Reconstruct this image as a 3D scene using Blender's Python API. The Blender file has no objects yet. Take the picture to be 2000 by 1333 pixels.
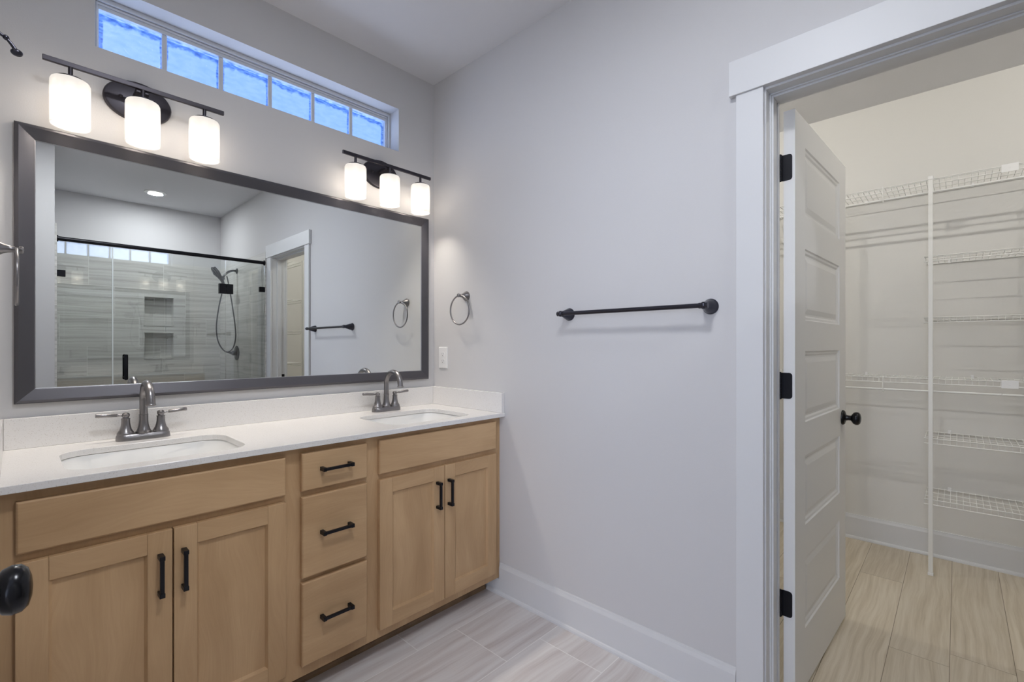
import bpy, bmesh, math, random
from mathutils import Vector, Matrix
random.seed(7)
S = bpy.context.scene
PI = math.pi

# ------------------------------------------------------------------ camera
cam_d = bpy.data.cameras.new('camera')
cam = bpy.data.objects.new('camera', cam_d)
S.collection.objects.link(cam)
FPX = 919.6                                   # focal length in pixels of the 2000 px wide frame
cam_d.sensor_width = 36.0
cam_d.lens = 36.0 * FPX / 2000.0
cam_d.shift_y = (676.0 - 666.5) / 2000.0
cam_d.clip_start = 0.01
cam.location = (-1.668, -2.201, 1.235)
cam.rotation_euler = (PI / 2, 0, math.radians(43.4124 - 90.0))
S.camera = cam

# ------------------------------------------------------------------ world, exposure
S.view_settings.view_transform = 'Standard'
S.view_settings.look = 'None'
S.view_settings.exposure = 0.95
S.view_settings.gamma = 1.0
S.view_settings.use_curve_mapping = False
W = bpy.data.worlds.new('dusk sky'); S.world = W
W.use_nodes = True
bg = W.node_tree.nodes['Background']
_nt = W.node_tree                              # dusk: bright horizon, deeper blue overhead
_tc = _nt.nodes.new('ShaderNodeTexCoord'); _sp = _nt.nodes.new('ShaderNodeSeparateXYZ'); _cr = _nt.nodes.new('ShaderNodeValToRGB')
_nt.links.new(_tc.outputs['Generated'], _sp.inputs[0]); _nt.links.new(_sp.outputs[2], _cr.inputs['Fac'])
_cr.color_ramp.elements[0].position = 0.15; _cr.color_ramp.elements[0].color = (1.7, 1.7, 1.8, 1)
_cr.color_ramp.elements[1].position = 0.36; _cr.color_ramp.elements[1].color = (0.20, 0.285, 0.47, 1)
_mm = _nt.nodes.new('ShaderNodeMix'); _mm.data_type = 'RGBA'; _mm.blend_type = 'MULTIPLY'; _mm.inputs[0].default_value = 1.0
_nt.links.new(_cr.outputs['Color'], _mm.inputs[6]); _mm.inputs[7].default_value = (0.62, 0.76, 1.0, 1)
_nt.links.new(_mm.outputs[2], bg.inputs[0])
bg.inputs[1].default_value = 1.6
try:
    S.cycles.use_denoising = True
    S.cycles.max_bounces = 10
    S.cycles.diffuse_bounces = 6
    S.cycles.glossy_bounces = 5
    S.cycles.transparent_max_bounces = 12
    S.cycles.sample_clamp_indirect = 4.0
    S.cycles.caustics_reflective = False
    S.cycles.caustics_refractive = False
except Exception:
    pass

def lamp(name, kind, loc, power, color=(1, 1, 1), size=0.1, rot=(0, 0, 0), shape='DISK', spot=None):
    d = bpy.data.lights.new(name, kind)
    d.energy = power; d.color = color
    if kind == 'AREA':
        d.shape = shape; d.size = size
    else:
        d.shadow_soft_size = size
    o = bpy.data.objects.new(name, d); S.collection.objects.link(o)
    o.location = loc; o.rotation_euler = rot
    return o

# shower downlight, added ceiling and bedroom fill lamps, closet lamps
DOWN_AND_FILL = [(-0.715, -3.54, 7.0, 0.060), (-1.28, -1.80, 9.0, 0.17)]  # last entry is an out-of-view ceiling lamp added as soft fill
for (lx, ly, lw, lr) in DOWN_AND_FILL:
    lamp('downlight_or_fill_beam', 'AREA', (lx, ly, 2.728), lw, (0.92, 0.95, 1.0), 2*lr)
# unseen area lamp added as bluish fill, shining in through the left doorway
bw = bpy.data.lights.new('added_bedroom_fill', 'AREA'); bw.shape = 'RECTANGLE'; bw.size = 2.4; bw.size_y = 1.6
bw.energy = 27; bw.color = (0.86, 0.89, 1.0)
bwo = bpy.data.objects.new('added_bedroom_fill', bw); S.collection.objects.link(bwo)
bwo.location = (-4.18, -3.15, 1.40); bwo.rotation_euler = (0, math.radians(-90), 0)
CLOSET_LAMPS = [(0.88, -1.15), (0.88, -2.95)]
for (lx, ly) in CLOSET_LAMPS:
    lamp('closet_bulb', 'POINT', (lx, ly, 2.66), 9.5, (1.0, 0.97, 0.90), 0.012)

# ------------------------------------------------------------------ geometry helpers
class MB:
    def __init__(s): s.bm = bmesh.new()
    def box(s, x0, x1, y0, y1, z0, z1):
        if x0 > x1: x0, x1 = x1, x0
        if y0 > y1: y0, y1 = y1, y0
        if z0 > z1: z0, z1 = z1, z0
        v = [s.bm.verts.new(p) for p in ((x0,y0,z0),(x1,y0,z0),(x1,y1,z0),(x0,y1,z0),(x0,y0,z1),(x1,y0,z1),(x1,y1,z1),(x0,y1,z1))]
        for f in ((0,3,2,1),(4,5,6,7),(0,1,5,4),(1,2,6,5),(2,3,7,6),(3,0,4,7)):
            s.bm.faces.new([v[i] for i in f])
        return s
    def ring_loft(s, rings, cap0=True, cap1=True, closed=False):
        vs = [[s.bm.verts.new(p) for p in r] for r in rings]
        n = len(rings[0])
        pairs = list(zip(vs[:-1], vs[1:]))
        if closed: pairs.append((vs[-1], vs[0]))
        for a, b in pairs:
            for i in range(n):
                j = (i + 1) % n
                s.bm.faces.new((a[i], a[j], b[j], b[i]))
        if not closed:
            if cap0: s.bm.faces.new(list(reversed(vs[0])))
            if cap1: s.bm.faces.new(vs[-1])
        return s
    def lathe(s, prof, org=(0,0,0), axis=(0,0,1), n=28, cap0=True, cap1=True, sx=1.0, sy=1.0):
        ax = Vector(axis).normalized()
        q = ax.to_track_quat('Z', 'Y')
        rings = []
        for r, h in prof:
            rings.append([Vector(org) + q @ Vector((max(r,1e-5)*sx*math.cos(2*PI*k/n), max(r,1e-5)*sy*math.sin(2*PI*k/n), h)) for k in range(n)])
        return s.ring_loft(rings, cap0, cap1)
    def cyl(s, p0, p1, r0, r1=None, n=16):
        p0 = Vector(p0); p1 = Vector(p1)
        if r1 is None: r1 = r0
        return s.lathe([(r0, 0), (r1, (p1-p0).length)], p0, p1-p0, n)
    def tube(s, pts, rad, n=10, closed=False, caps=True):
        pts = [Vector(p) for p in pts]
        N = len(pts)
        rr = rad if isinstance(rad, (list, tuple)) else [rad]*N
        rings = []
        up = None
        for i in range(N):
            if closed: t = pts[(i+1) % N] - pts[i-1]
            elif i == 0: t = pts[1]-pts[0]
            elif i == N-1: t = pts[-1]-pts[-2]
            else: t = pts[i+1]-pts[i-1]
            t.normalize()
            if up is None:
                up = Vector((0,0,1)) if abs(t.z) < 0.9 else Vector((0,1,0))
            a = (up - t*up.dot(t)).normalized(); up = a
            b = t.cross(a)
            rings.append([pts[i] + (a*math.cos(2*PI*k/n) + b*math.sin(2*PI*k/n))*rr[i] for k in range(n)])
        return s.ring_loft(rings, caps, caps, closed)
    def sphere(s, c, r, n=16, sc=(1,1,1)):
        prof = []
        m = n//2
        rings = []
        for i in range(1, m):
            a = PI*i/m
            rings.append([(c[0]+r*sc[0]*math.sin(a)*math.cos(2*PI*k/n), c[1]+r*sc[1]*math.sin(a)*math.sin(2*PI*k/n), c[2]-r*sc[2]*math.cos(a)) for k in range(n)])
        return s.ring_loft(rings)
    def plate(s, outer, holes, c0, c1, axis='z'):
        """flat plate with holes; outlines are (u,v) lists; axis says which coordinate runs c0..c1"""
        def P(u, v, c):
            return {'z': (u, v, c), 'y': (u, c, v), 'x': (c, u, v)}[axis]
        lay = []
        for c in (c0, c1):
            edges = []; loops = []
            for L in [outer] + holes:
                vs = [s.bm.verts.new(P(u, v, c)) for u, v in L]
                es = [s.bm.edges.new((vs[i], vs[(i+1) % len(vs)])) for i in range(len(vs))]
                edges += es; loops.append(vs)
            bmesh.ops.triangle_fill(s.bm, use_beauty=True, use_dissolve=False, edges=edges)
            lay.append(loops)
        for a, b in zip(lay[0], lay[1]):
            for i in range(len(a)):
                j = (i+1) % len(a)
                try: s.bm.faces.new((a[i], a[j], b[j], b[i]))
                except ValueError: pass
        return s
    def build(s, name, mats, parent=None, smooth=False, bevel=0, world=True, segs=2):
        bm = s.bm
        bmesh.ops.recalc_face_normals(bm, faces=bm.faces)
        if parent is not None and world:
            bmesh.ops.translate(bm, verts=bm.verts, vec=-origin_of(parent))
        me = bpy.data.meshes.new(name)
        bm.to_mesh(me); bm.free()
        for m in (mats if isinstance(mats, (list, tuple)) else [mats]): me.materials.append(m)
        if smooth:
            for p in me.polygons: p.use_smooth = True
            try: me.set_sharp_from_angle(angle=math.radians(38))
            except Exception: pass
        o = bpy.data.objects.new(name, me); S.collection.objects.link(o)
        if parent is not None: o.parent = parent
        if bevel:
            md = o.modifiers.new('bevel', 'BEVEL'); md.width = bevel; md.segments = segs; md.limit_method = 'ANGLE'
            md.angle_limit = math.radians(40); md.harden_normals = False
        return o

def origin_of(o):
    v = Vector((0,0,0))
    while o is not None:
        v += o.location; o = o.parent
    return v

def rrect(x0, x1, y0, y1, r, n=6):
    pts = []
    for (cx, cy, a0) in ((x1-r, y1-r, 0), (x0+r, y1-r, 90), (x0+r, y0+r, 180), (x1-r, y0+r, 270)):
        for k in range(n+1):
            a = math.radians(a0 + 90*k/n)
            pts.append((cx + r*math.cos(a), cy + r*math.sin(a)))
    return pts

def thing(name, label, cat, loc=(0,0,0), rz=0, group=None):
    o = bpy.data.objects.new(name, None); S.collection.objects.link(o)
    o.empty_display_size = 0.05
    o.location = loc; o.rotation_euler = (0,0,rz)
    o['label'] = label; o['category'] = cat
    if group: o['group'] = group
    return o
def tag(o, label, cat, group=None):
    o['label'] = label; o['category'] = cat
    if group: o['group'] = group
    return o
def struct(o, label=None, cat=None):
    o['kind'] = 'structure'
    if label: o['label'] = label
    if cat: o['category'] = cat
    return o
def dup(root, loc, label, rz=None):
    r = root.copy(); S.collection.objects.link(r); r.location = loc; r['label'] = label
    if rz is not None: r.rotation_euler = (0,0,rz)
    for ch in list(root.children):
        c = ch.copy(); S.collection.objects.link(c); c.parent = r
        for g in list(ch.children):
            d = g.copy(); S.collection.objects.link(d); d.parent = c
    return r
def setback(o, p):                                 # mesh moved so that its origin sits at p
    o.data.transform(Matrix.Translation(-Vector(p))); o.location = p
    return o

# ------------------------------------------------------------------ materials
def mat(name, color, rough=0.5, metal=0.0, spec=0.5, bump=0.0, bscale=200.0, var=0.0, vscale=3.0):
    m = bpy.data.materials.new(name); m.use_nodes = True
    nt = m.node_tree; b = nt.nodes['Principled BSDF']
    b.inputs['Base Color'].default_value = (*color, 1)
    b.inputs['Roughness'].default_value = rough
    b.inputs['Metallic'].default_value = metal
    b.inputs['Specular IOR Level'].default_value = spec
    g = nt.nodes.new('ShaderNodeNewGeometry')
    if bump:
        n = nt.nodes.new('ShaderNodeTexNoise'); n.inputs['Scale'].default_value = bscale; n.inputs['Detail'].default_value = 2
        nt.links.new(g.outputs['Position'], n.inputs['Vector'])
        bp = nt.nodes.new('ShaderNodeBump'); bp.inputs['Strength'].default_value = bump; bp.inputs['Distance'].default_value = 0.002
        nt.links.new(n.outputs['Fac'], bp.inputs['Height']); nt.links.new(bp.outputs['Normal'], b.inputs['Normal'])
    if var:
        n = nt.nodes.new('ShaderNodeTexNoise'); n.inputs['Scale'].default_value = vscale; n.inputs['Detail'].default_value = 3
        nt.links.new(g.outputs['Position'], n.inputs['Vector'])
        r = nt.nodes.new('ShaderNodeValToRGB')
        r.color_ramp.elements[0].position = 0.3; r.color_ramp.elements[1].position = 0.7
        r.color_ramp.elements[0].color = (*[c*(1-var) for c in color], 1)
        r.color_ramp.elements[1].color = (*[min(1, c*(1+var)) for c in color], 1)
        nt.links.new(n.outputs['Fac'], r.inputs['Fac']); nt.links.new(r.outputs['Color'], b.inputs['Base Color'])
    return m

class N:                                            # tiny node-building helper
    def __init__(s, m): s.nt = m.node_tree
    def new(s, t, **kw):
        n = s.nt.nodes.new(t)
        for k, v in kw.items(): setattr(n, k, v)
        return n
    def link(s, a, b): s.nt.links.new(a, b)
    def math(s, op, a, b=None, c=None):
        n = s.new('ShaderNodeMath', operation=op)
        for i, v in enumerate((a, b, c)):
            if v is None: continue
            if isinstance(v, (int, float)): n.inputs[i].default_value = v
            else: s.link(v, n.inputs[i])
        return n.outputs[0]
    def comb(s, x, y, z):
        n = s.new('ShaderNodeCombineXYZ')
        for i, v in enumerate((x, y, z)):
            if isinstance(v, (int, float)): n.inputs[i].default_value = v
            else: s.link(v, n.inputs[i])
        return n.outputs[0]
    def noise(s, vec, scale, detail=3, rough=0.5):
        n = s.new('ShaderNodeTexNoise'); n.inputs['Scale'].default_value = scale
        n.inputs['Detail'].default_value = detail; n.inputs['Roughness'].default_value = rough
        s.link(vec, n.inputs['Vector']); return n.outputs['Fac']
    def ramp(s, fac, stops):
        r = s.new('ShaderNodeValToRGB'); cr = r.color_ramp
        while len(cr.elements) < len(stops): cr.elements.new(0.5)
        for e, (p, c) in zip(cr.elements, stops): e.position = p; e.color = (*c, 1)
        s.link(fac, r.inputs['Fac']); return r.outputs['Color']
    def mix(s, fac, a, b, mode='MIX'):
        n = s.new('ShaderNodeMix', data_type='RGBA', blend_type=mode)
        for i, v in ((0, fac), (6, a), (7, b)):
            if isinstance(v, (int, float)): n.inputs[i].default_value = v
            elif isinstance(v, tuple): n.inputs[i].default_value = (*v, 1)
            else: s.link(v, n.inputs[i])
        return n.outputs[2]

def plank_mat(name, U, V, u0, v0, lu, lv, step, grout, gcol, streak, rough=0.4, kind='tile', ufreq=1.3, vfreq=26, wobble=1.3):
    """running boards/tiles: U is the long axis, V across; each row shifted by `step`"""
    m = bpy.data.materials.new(name); m.use_nodes = True
    k = N(m); b = m.node_tree.nodes['Principled BSDF']
    g = k.new('ShaderNodeNewGeometry'); sp = k.new('ShaderNodeSeparateXYZ'); k.link(g.outputs['Position'], sp.inputs[0])
    o = {'x': sp.outputs[0], 'y': sp.outputs[1], 'z': sp.outputs[2]}
    v = k.math('DIVIDE', k.math('SUBTRACT', o[V], v0), lv)
    row = k.math('FLOOR', v)
    fv = k.math('FRACT', v)
    if kind == 'tile': sh = k.math('MULTIPLY', row, step)
    else:
        wn = k.new('ShaderNodeTexWhiteNoise', noise_dimensions='1D'); k.link(row, wn.inputs['W'])
        sh = k.math('MULTIPLY', wn.outputs['Value'], lu)
    u = k.math('DIVIDE', k.math('SUBTRACT', k.math('ADD', o[U], sh), u0), lu)
    col = k.math('FLOOR', u); fu = k.math('FRACT', u)
    du = k.math('MULTIPLY', k.math('MINIMUM', fu, k.math('SUBTRACT', 1.0, fu)), lu)
    dv = k.math('MULTIPLY', k.math('MINIMUM', fv, k.math('SUBTRACT', 1.0, fv)), lv)
    d = k.math('MINIMUM', du, dv)
    isg = k.math('LESS_THAN', d, grout/2)
    wn2 = k.new('ShaderNodeTexWhiteNoise', noise_dimensions='2D'); k.link(k.comb(row, col, 0.0), wn2.inputs['Vector'])
    rnd = wn2.outputs['Value']
    off = k.math('MULTIPLY', rnd, 37.0)
    # stretched, slightly wavy streaks along U
    wob = k.noise(k.comb(k.math('MULTIPLY', o[U], 2.2), k.math('MULTIPLY', o[V], 3.0), off), 1.0, 2)
    vv = k.math('ADD', k.math('MULTIPLY', o[V], vfreq), k.math('MULTIPLY', wob, wobble))
    n1 = k.noise(k.comb(k.math('MULTIPLY', o[U], ufreq), vv, off), 1.0, 4, 0.55)
    n2 = k.noise(k.comb(k.math('MULTIPLY', o[U], ufreq*4), k.math('MULTIPLY', vv, 4.0), off), 1.0, 3, 0.6)
    f = k.math('ADD', k.math('MULTIPLY', n1, 0.75), k.math('MULTIPLY', n2, 0.25))
    c = k.ramp(f, streak)
    tint = k.math('ADD', 0.93, k.math('MULTIPLY', rnd, 0.12))
    c = k.mix(1.0, c, k.comb(tint, tint, tint), 'MULTIPLY')
    c = k.mix(isg, c, gcol)
    k.link(c, b.inputs['Base Color'])
    b.inputs['Roughness'].default_value = rough
    bp = k.new('ShaderNodeBump'); bp.inputs['Strength'].default_value = 0.35; bp.inputs['Distance'].default_value = 0.001
    k.link(k.math('SUBTRACT', 1.0, isg), bp.inputs['Height']); k.link(bp.outputs['Normal'], b.inputs['Normal'])
    return m

def wood_mat(name, along, dark, light, rough=0.45, cross=14.0):
    m = bpy.data.materials.new(name); m.use_nodes = True
    k = N(m); b = m.node_tree.nodes['Principled BSDF']
    g = k.new('ShaderNodeNewGeometry'); sp = k.new('ShaderNodeSeparateXYZ'); k.link(g.outputs['Position'], sp.inputs[0])
    oi = k.new('ShaderNodeObjectInfo')
    r = k.math('MULTIPLY', oi.outputs['Random'], 19.0)
    x, z = sp.outputs[0], sp.outputs[2]
    a, c = (x, z) if along == 'x' else (z, x)
    wob = k.noise(k.comb(k.math('MULTIPLY', a, 2.0), k.math('MULTIPLY', c, 5.0), r), 1.0, 2)
    cc = k.math('ADD', k.math('MULTIPLY', c, cross), k.math('MULTIPLY', wob, 2.2))
    n1 = k.noise(k.comb(k.math('MULTIPLY', a, 1.6), cc, r), 1.0, 3, 0.5)
    n2 = k.noise(k.comb(k.math('MULTIPLY', a, 9.0), k.math('MULTIPLY', cc, 14.0), r), 1.0, 3, 0.6)
    n3 = k.noise(k.comb(k.math('MULTIPLY', a, 3.0), k.math('MULTIPLY', c, 4.0), r), 1.0, 2)
    f = k.math('ADD', k.math('ADD', k.math('MULTIPLY', n1, 0.42), k.math('MULTIPLY', n2, 0.2)), k.math('MULTIPLY', n3, 0.38))
    col = k.ramp(f, [(0.35, dark), (0.51, tuple((p+q)/2 for p, q in zip(dark, light))), (0.65, light)])
    k.link(col, b.inputs['Base Color']); b.inputs['Roughness'].default_value = rough
    b.inputs['Specular IOR Level'].default_value = 0.35
    return m

M = {}
M['wall'] = mat('painted wall', (0.600, 0.594, 0.599), 0.75, spec=0.25, bump=0.12, bscale=260)
M['ceiling'] = mat('ceiling paint', (0.70, 0.70, 0.725), 0.85, spec=0.2)
M['closetwall'] = mat('closet wall paint', (0.70, 0.69, 0.665), 0.75, spec=0.25, bump=0.12, bscale=260)
M['trim'] = mat('white trim paint', (0.66, 0.665, 0.675), 0.42, spec=0.4)
M['doorpaint'] = mat('white door paint', (0.75, 0.745, 0.735), 0.42, spec=0.45)
M['plastic'] = mat('white plastic', (0.80, 0.80, 0.80), 0.35)
M['wire'] = mat('white coated wire', (0.78, 0.78, 0.76), 0.35)
M['black'] = mat('matte black metal', (0.012, 0.012, 0.016), 0.38, metal=0.6)
M['knobblack'] = mat('satin black knob', (0.010, 0.010, 0.012), 0.22, metal=0.5)
M['pewter'] = mat('brushed dark pewter', (0.26, 0.25, 0.255), 0.30, metal=1.0)
M['bronze'] = mat('dark fixture metal', (0.060, 0.056, 0.066), 0.36, metal=0.85)
M['barblack'] = mat('dark towel bar metal', (0.055, 0.055, 0.070), 0.28, metal=0.9)
M['frame'] = mat('mirror frame pewter', (0.105, 0.102, 0.114), 0.33, metal=0.75, bump=0.05, bscale=90)
M['framelip'] = mat('mirror inner lip', (0.45, 0.45, 0.47), 0.3, metal=1.0)
M['ceramic'] = mat('white ceramic', (0.78, 0.78, 0.77), 0.30, spec=0.4)
M['rubber'] = mat('dark hose', (0.035, 0.037, 0.042), 0.35, metal=0.6)
M['void'] = mat('slot dark', (0.05, 0.05, 0.05), 0.6)
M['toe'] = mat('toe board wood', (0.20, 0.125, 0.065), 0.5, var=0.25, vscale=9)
M['sealstrip'] = mat('clear door seal', (0.72, 0.76, 0.76), 0.25)

# quartz: white with tiny flecks
m = bpy.data.materials.new('white quartz'); m.use_nodes = True; k = N(m); b = m.node_tree.nodes['Principled BSDF']
g = k.new('ShaderNodeNewGeometry')
f1 = k.noise(g.outputs['Position'], 420.0, 2); f2 = k.noise(g.outputs['Position'], 150.0, 2)
c = k.ramp(f1, [(0.30, (0.55, 0.51, 0.47)), (0.36, (0.765, 0.752, 0.74)), (1.0, (0.79, 0.78, 0.77))])
c = k.mix(0.10, c, k.ramp(f2, [(0.28, (0.45, 0.42, 0.40)), (0.34, (0.78, 0.77, 0.76))]), 'MULTIPLY')
k.link(c, b.inputs['Base Color']); b.inputs['Roughness'].default_value = 0.16
M['quartz'] = m

M['woodx'] = wood_mat('maple stain horizontal', 'x', (0.42, 0.265, 0.138), (0.56, 0.375, 0.210))
M['woodz'] = wood_mat('maple stain vertical', 'z', (0.42, 0.265, 0.138), (0.56, 0.375, 0.210))
M['floor'] = plank_mat('floor tile', 'x', 'y', -0.545, -0.616, 0.61, 0.305, 0.20, 0.0035, (0.82, 0.80, 0.78),
    [(0.28, (0.46, 0.405, 0.385)), (0.43, (0.60, 0.555, 0.54)), (0.55, (0.68, 0.65, 0.635)), (0.72, (0.76, 0.745, 0.735))], 0.33, vfreq=24, ufreq=1.0, wobble=2.2)
M['lvp'] = plank_mat('closet plank floor', 'x', 'y', 1.0, -1.996, 1.22, 0.183, 0, 0.0022, (0.22, 0.175, 0.12),
    [(0.20, (0.40, 0.33, 0.235)), (0.46, (0.55, 0.475, 0.365)), (0.58, (0.61, 0.54, 0.43)), (0.84, (0.68, 0.615, 0.505))], 0.45, kind='plank', vfreq=60, ufreq=2.0, wobble=3.0)
TS = [(0.28, (0.36, 0.35, 0.325)), (0.43, (0.50, 0.49, 0.465)), (0.55, (0.60, 0.59, 0.565)), (0.72, (0.70, 0.69, 0.665))]
M['tilexz'] = plank_mat('shower tile back', 'x', 'z', -1.18, 0.015, 0.61, 0.305, 0.20, 0.003, (0.76, 0.76, 0.73), TS, 0.28, vfreq=42, ufreq=0.9, wobble=2.0)
M['tileyz'] = plank_mat('shower tile side', 'y', 'z', -3.30, 0.015, 0.61, 0.305, 0.20, 0.003, (0.76, 0.76, 0.73), TS, 0.28, vfreq=42, ufreq=0.9, wobble=2.0)

# mirror silver
m = bpy.data.materials.new('mirror silver'); m.use_nodes = True; b = m.node_tree.nodes['Principled BSDF']
b.inputs['Base Color'].default_value = (0.83, 0.85, 0.835, 1); b.inputs['Metallic'].default_value = 1; b.inputs['Roughness'].default_value = 0.0
M['mirror'] = m

def glass_mat(name, tint, tlevel, ior=1.5, bump=False, rough=0.0):
    m = bpy.data.materials.new(name); m.use_nodes = True; nt = m.node_tree
    for n in list(nt.nodes): nt.nodes.remove(n)
    k = N(m)
    out = k.new('ShaderNodeOutputMaterial')
    tr = k.new('ShaderNodeBsdfTransparent'); tr.inputs[0].default_value = (*tint, 1)
    gl = k.new('ShaderNodeBsdfGlossy'); gl.inputs['Roughness'].default_value = rough
    fr = k.new('ShaderNodeFresnel'); fr.inputs['IOR'].default_value = ior
    mx = k.new('ShaderNodeMixShader')
    k.link(k.math('MULTIPLY', fr.outputs[0], tlevel), mx.inputs[0]); k.link(tr.outputs[0], mx.inputs[1]); k.link(gl.outputs[0], mx.inputs[2])
    k.link(mx.outputs[0], out.inputs[0])
    return m
M['showerglass'] = glass_mat('clear shower glass', (0.965, 0.98, 0.97), 2.4, 1.55)

# rippled obscure window glass: clear body, refracted frame edges painted as darker ripples
m = bpy.data.materials.new('rippled window glass'); m.use_nodes = True; nt = m.node_tree
for n in list(nt.nodes): nt.nodes.remove(n)
k = N(m); out = k.new('ShaderNodeOutputMaterial')
g = k.new('ShaderNodeNewGeometry'); sp = k.new('ShaderNodeSeparateXYZ'); k.link(g.outputs['Position'], sp.inputs[0])
nz = k.noise(k.comb(k.math('MULTIPLY', sp.outputs[0], 22.0), 0.0, k.math('MULTIPLY', sp.outputs[2], 60.0)), 1.0, 4, 0.6)
ns = k.noise(k.comb(k.math('MULTIPLY', sp.outputs[0], 60.0), 0.0, k.math('MULTIPLY', sp.outputs[2], 60.0)), 1.0, 2)
# bluer tint painted along top and sides, imitating the frame refracted in the glass
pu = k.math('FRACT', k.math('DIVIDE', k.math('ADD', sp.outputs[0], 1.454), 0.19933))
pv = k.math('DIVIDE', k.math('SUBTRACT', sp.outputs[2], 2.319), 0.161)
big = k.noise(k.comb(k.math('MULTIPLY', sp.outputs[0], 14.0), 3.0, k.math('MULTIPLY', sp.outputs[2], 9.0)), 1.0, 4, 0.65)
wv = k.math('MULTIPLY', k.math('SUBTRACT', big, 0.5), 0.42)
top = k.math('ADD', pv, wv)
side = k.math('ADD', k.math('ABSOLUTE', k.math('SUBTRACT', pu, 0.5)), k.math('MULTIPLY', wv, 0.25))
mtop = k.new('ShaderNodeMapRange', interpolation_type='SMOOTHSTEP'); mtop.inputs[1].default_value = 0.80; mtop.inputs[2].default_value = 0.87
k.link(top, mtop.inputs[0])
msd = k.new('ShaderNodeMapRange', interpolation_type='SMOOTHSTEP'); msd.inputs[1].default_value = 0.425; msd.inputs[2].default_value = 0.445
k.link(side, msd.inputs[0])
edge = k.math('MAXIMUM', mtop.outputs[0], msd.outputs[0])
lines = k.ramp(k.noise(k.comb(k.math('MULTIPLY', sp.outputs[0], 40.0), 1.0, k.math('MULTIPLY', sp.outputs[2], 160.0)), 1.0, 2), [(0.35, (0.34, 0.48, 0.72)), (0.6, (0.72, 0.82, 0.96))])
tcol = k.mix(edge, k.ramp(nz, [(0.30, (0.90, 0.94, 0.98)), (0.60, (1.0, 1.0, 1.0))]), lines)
tr = k.new('ShaderNodeBsdfTransparent'); k.link(tcol, tr.inputs[0])
rf = k.new('ShaderNodeBsdfRefraction'); rf.inputs['IOR'].default_value = 1.25; rf.inputs['Roughness'].default_value = 0.02
rf.inputs[0].default_value = (0.86, 0.92, 1.0, 1)
bp = k.new('ShaderNodeBump'); bp.inputs['Strength'].default_value = 0.9; bp.inputs['Distance'].default_value = 0.004
k.link(k.math('ADD', nz, k.math('MULTIPLY', ns, 0.5)), bp.inputs['Height']); k.link(bp.outputs['Normal'], rf.inputs['Normal'])
gl = k.new('ShaderNodeBsdfGlossy'); gl.inputs['Roughness'].default_value = 0.1; k.link(bp.outputs['Normal'], gl.inputs['Normal'])
m1 = k.new('ShaderNodeMixShader'); m1.inputs[0].default_value = 0.0; k.link(tr.outputs[0], m1.inputs[1]); k.link(rf.outputs[0], m1.inputs[2])
m2 = k.new('ShaderNodeMixShader'); m2.inputs[0].default_value = 0.05; k.link(m1.outputs[0], m2.inputs[1]); k.link(gl.outputs[0], m2.inputs[2])
k.link(m2.outputs[0], out.inputs[0])
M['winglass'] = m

# etched glass lamp shade: translucent, lit by the bulb inside it
m = bpy.data.materials.new('etched glass shade'); m.use_nodes = True; nt = m.node_tree
for n in list(nt.nodes): nt.nodes.remove(n)
k = N(m); out = k.new('ShaderNodeOutputMaterial')
df = k.new('ShaderNodeBsdfDiffuse'); df.inputs[0].default_value = (0.35, 0.34, 0.33, 1)
tl = k.new('ShaderNodeBsdfTranslucent'); tl.inputs[0].default_value = (0.9, 0.87, 0.82, 1)
tp = k.new('ShaderNodeBsdfTransparent'); tp.inputs[0].default_value = (1, 0.98, 0.95, 1)
em = k.new('ShaderNodeEmission'); em.inputs[0].default_value = (1.0, 0.965, 0.91, 1); em.inputs[1].default_value = 0.24
a1 = k.new('ShaderNodeMixShader'); a1.inputs[0].default_value = 0.012; k.link(df.outputs[0], a1.inputs[1]); k.link(tl.outputs[0], a1.inputs[2])
a2 = k.new('ShaderNodeMixShader'); a2.inputs[0].default_value = 0.175; k.link(a1.outputs[0], a2.inputs[1]); k.link(tp.outputs[0], a2.inputs[2])
ad = k.new('ShaderNodeAddShader'); k.link(a2.outputs[0], ad.inputs[0]); k.link(em.outputs[0], ad.inputs[1])
k.link(ad.outputs[0], out.inputs[0])
M['shade'] = m

def emis(name, col, st):
    m = bpy.data.materials.new(name); m.use_nodes = True; nt = m.node_tree
    for n in list(nt.nodes): nt.nodes.remove(n)
    e = nt.nodes.new('ShaderNodeEmission'); e.inputs[0].default_value = (*col, 1); e.inputs[1].default_value = st
    o = nt.nodes.new('ShaderNodeOutputMaterial'); nt.links.new(e.outputs[0], o.inputs[0]); return m
M['bulb'] = emis('glowing bulb', (1.0, 0.97, 0.92), 3.0)
M['lens'] = emis('downlight lens', (1.0, 0.98, 0.95), 2.2)

# ------------------------------------------------------------------ room shell
CH = 2.743
XL = -1.712          # left wall face
YS = -2.64           # stub face / shower front
YB = -4.10           # shower back face
WIN = (-1.474, -0.235, 2.289, 2.520)
R = lambda x0, x1, y0, y1: [(x0, y0), (x1, y0), (x1, y1), (x0, y1)]

struct(MB().plate(R(XL-0.14, 0.14, 0.0, CH), [R(*WIN)], 0.0, 0.15, 'y').build('wall_back', M['wall']), 'pale grey painted wall behind the double vanity', 'wall')
# right wall with the closet doorway (rough opening)
OPN = (-2.515, -1.752)
struct(MB().plate([(-4.25, 0), (OPN[0], 0), (OPN[0], 2.075), (OPN[1], 2.075), (OPN[1], 0), (0, 0), (0, CH), (-4.25, CH)], [], 0.0, 0.06, 'x').build('wall_right', M['wall']), 'pale grey painted wall with the towel bar and closet doorway', 'wall')
struct(MB().plate([(-4.4, 0), (OPN[0], 0), (OPN[0], 2.075), (OPN[1], 2.075), (OPN[1], 0), (-0.55, 0), (-0.55, CH), (-4.4, CH)], [], 0.06, 0.12, 'x').build('wall_closet_near', M['closetwall']), 'closet side of the doorway wall', 'wall')
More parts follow.
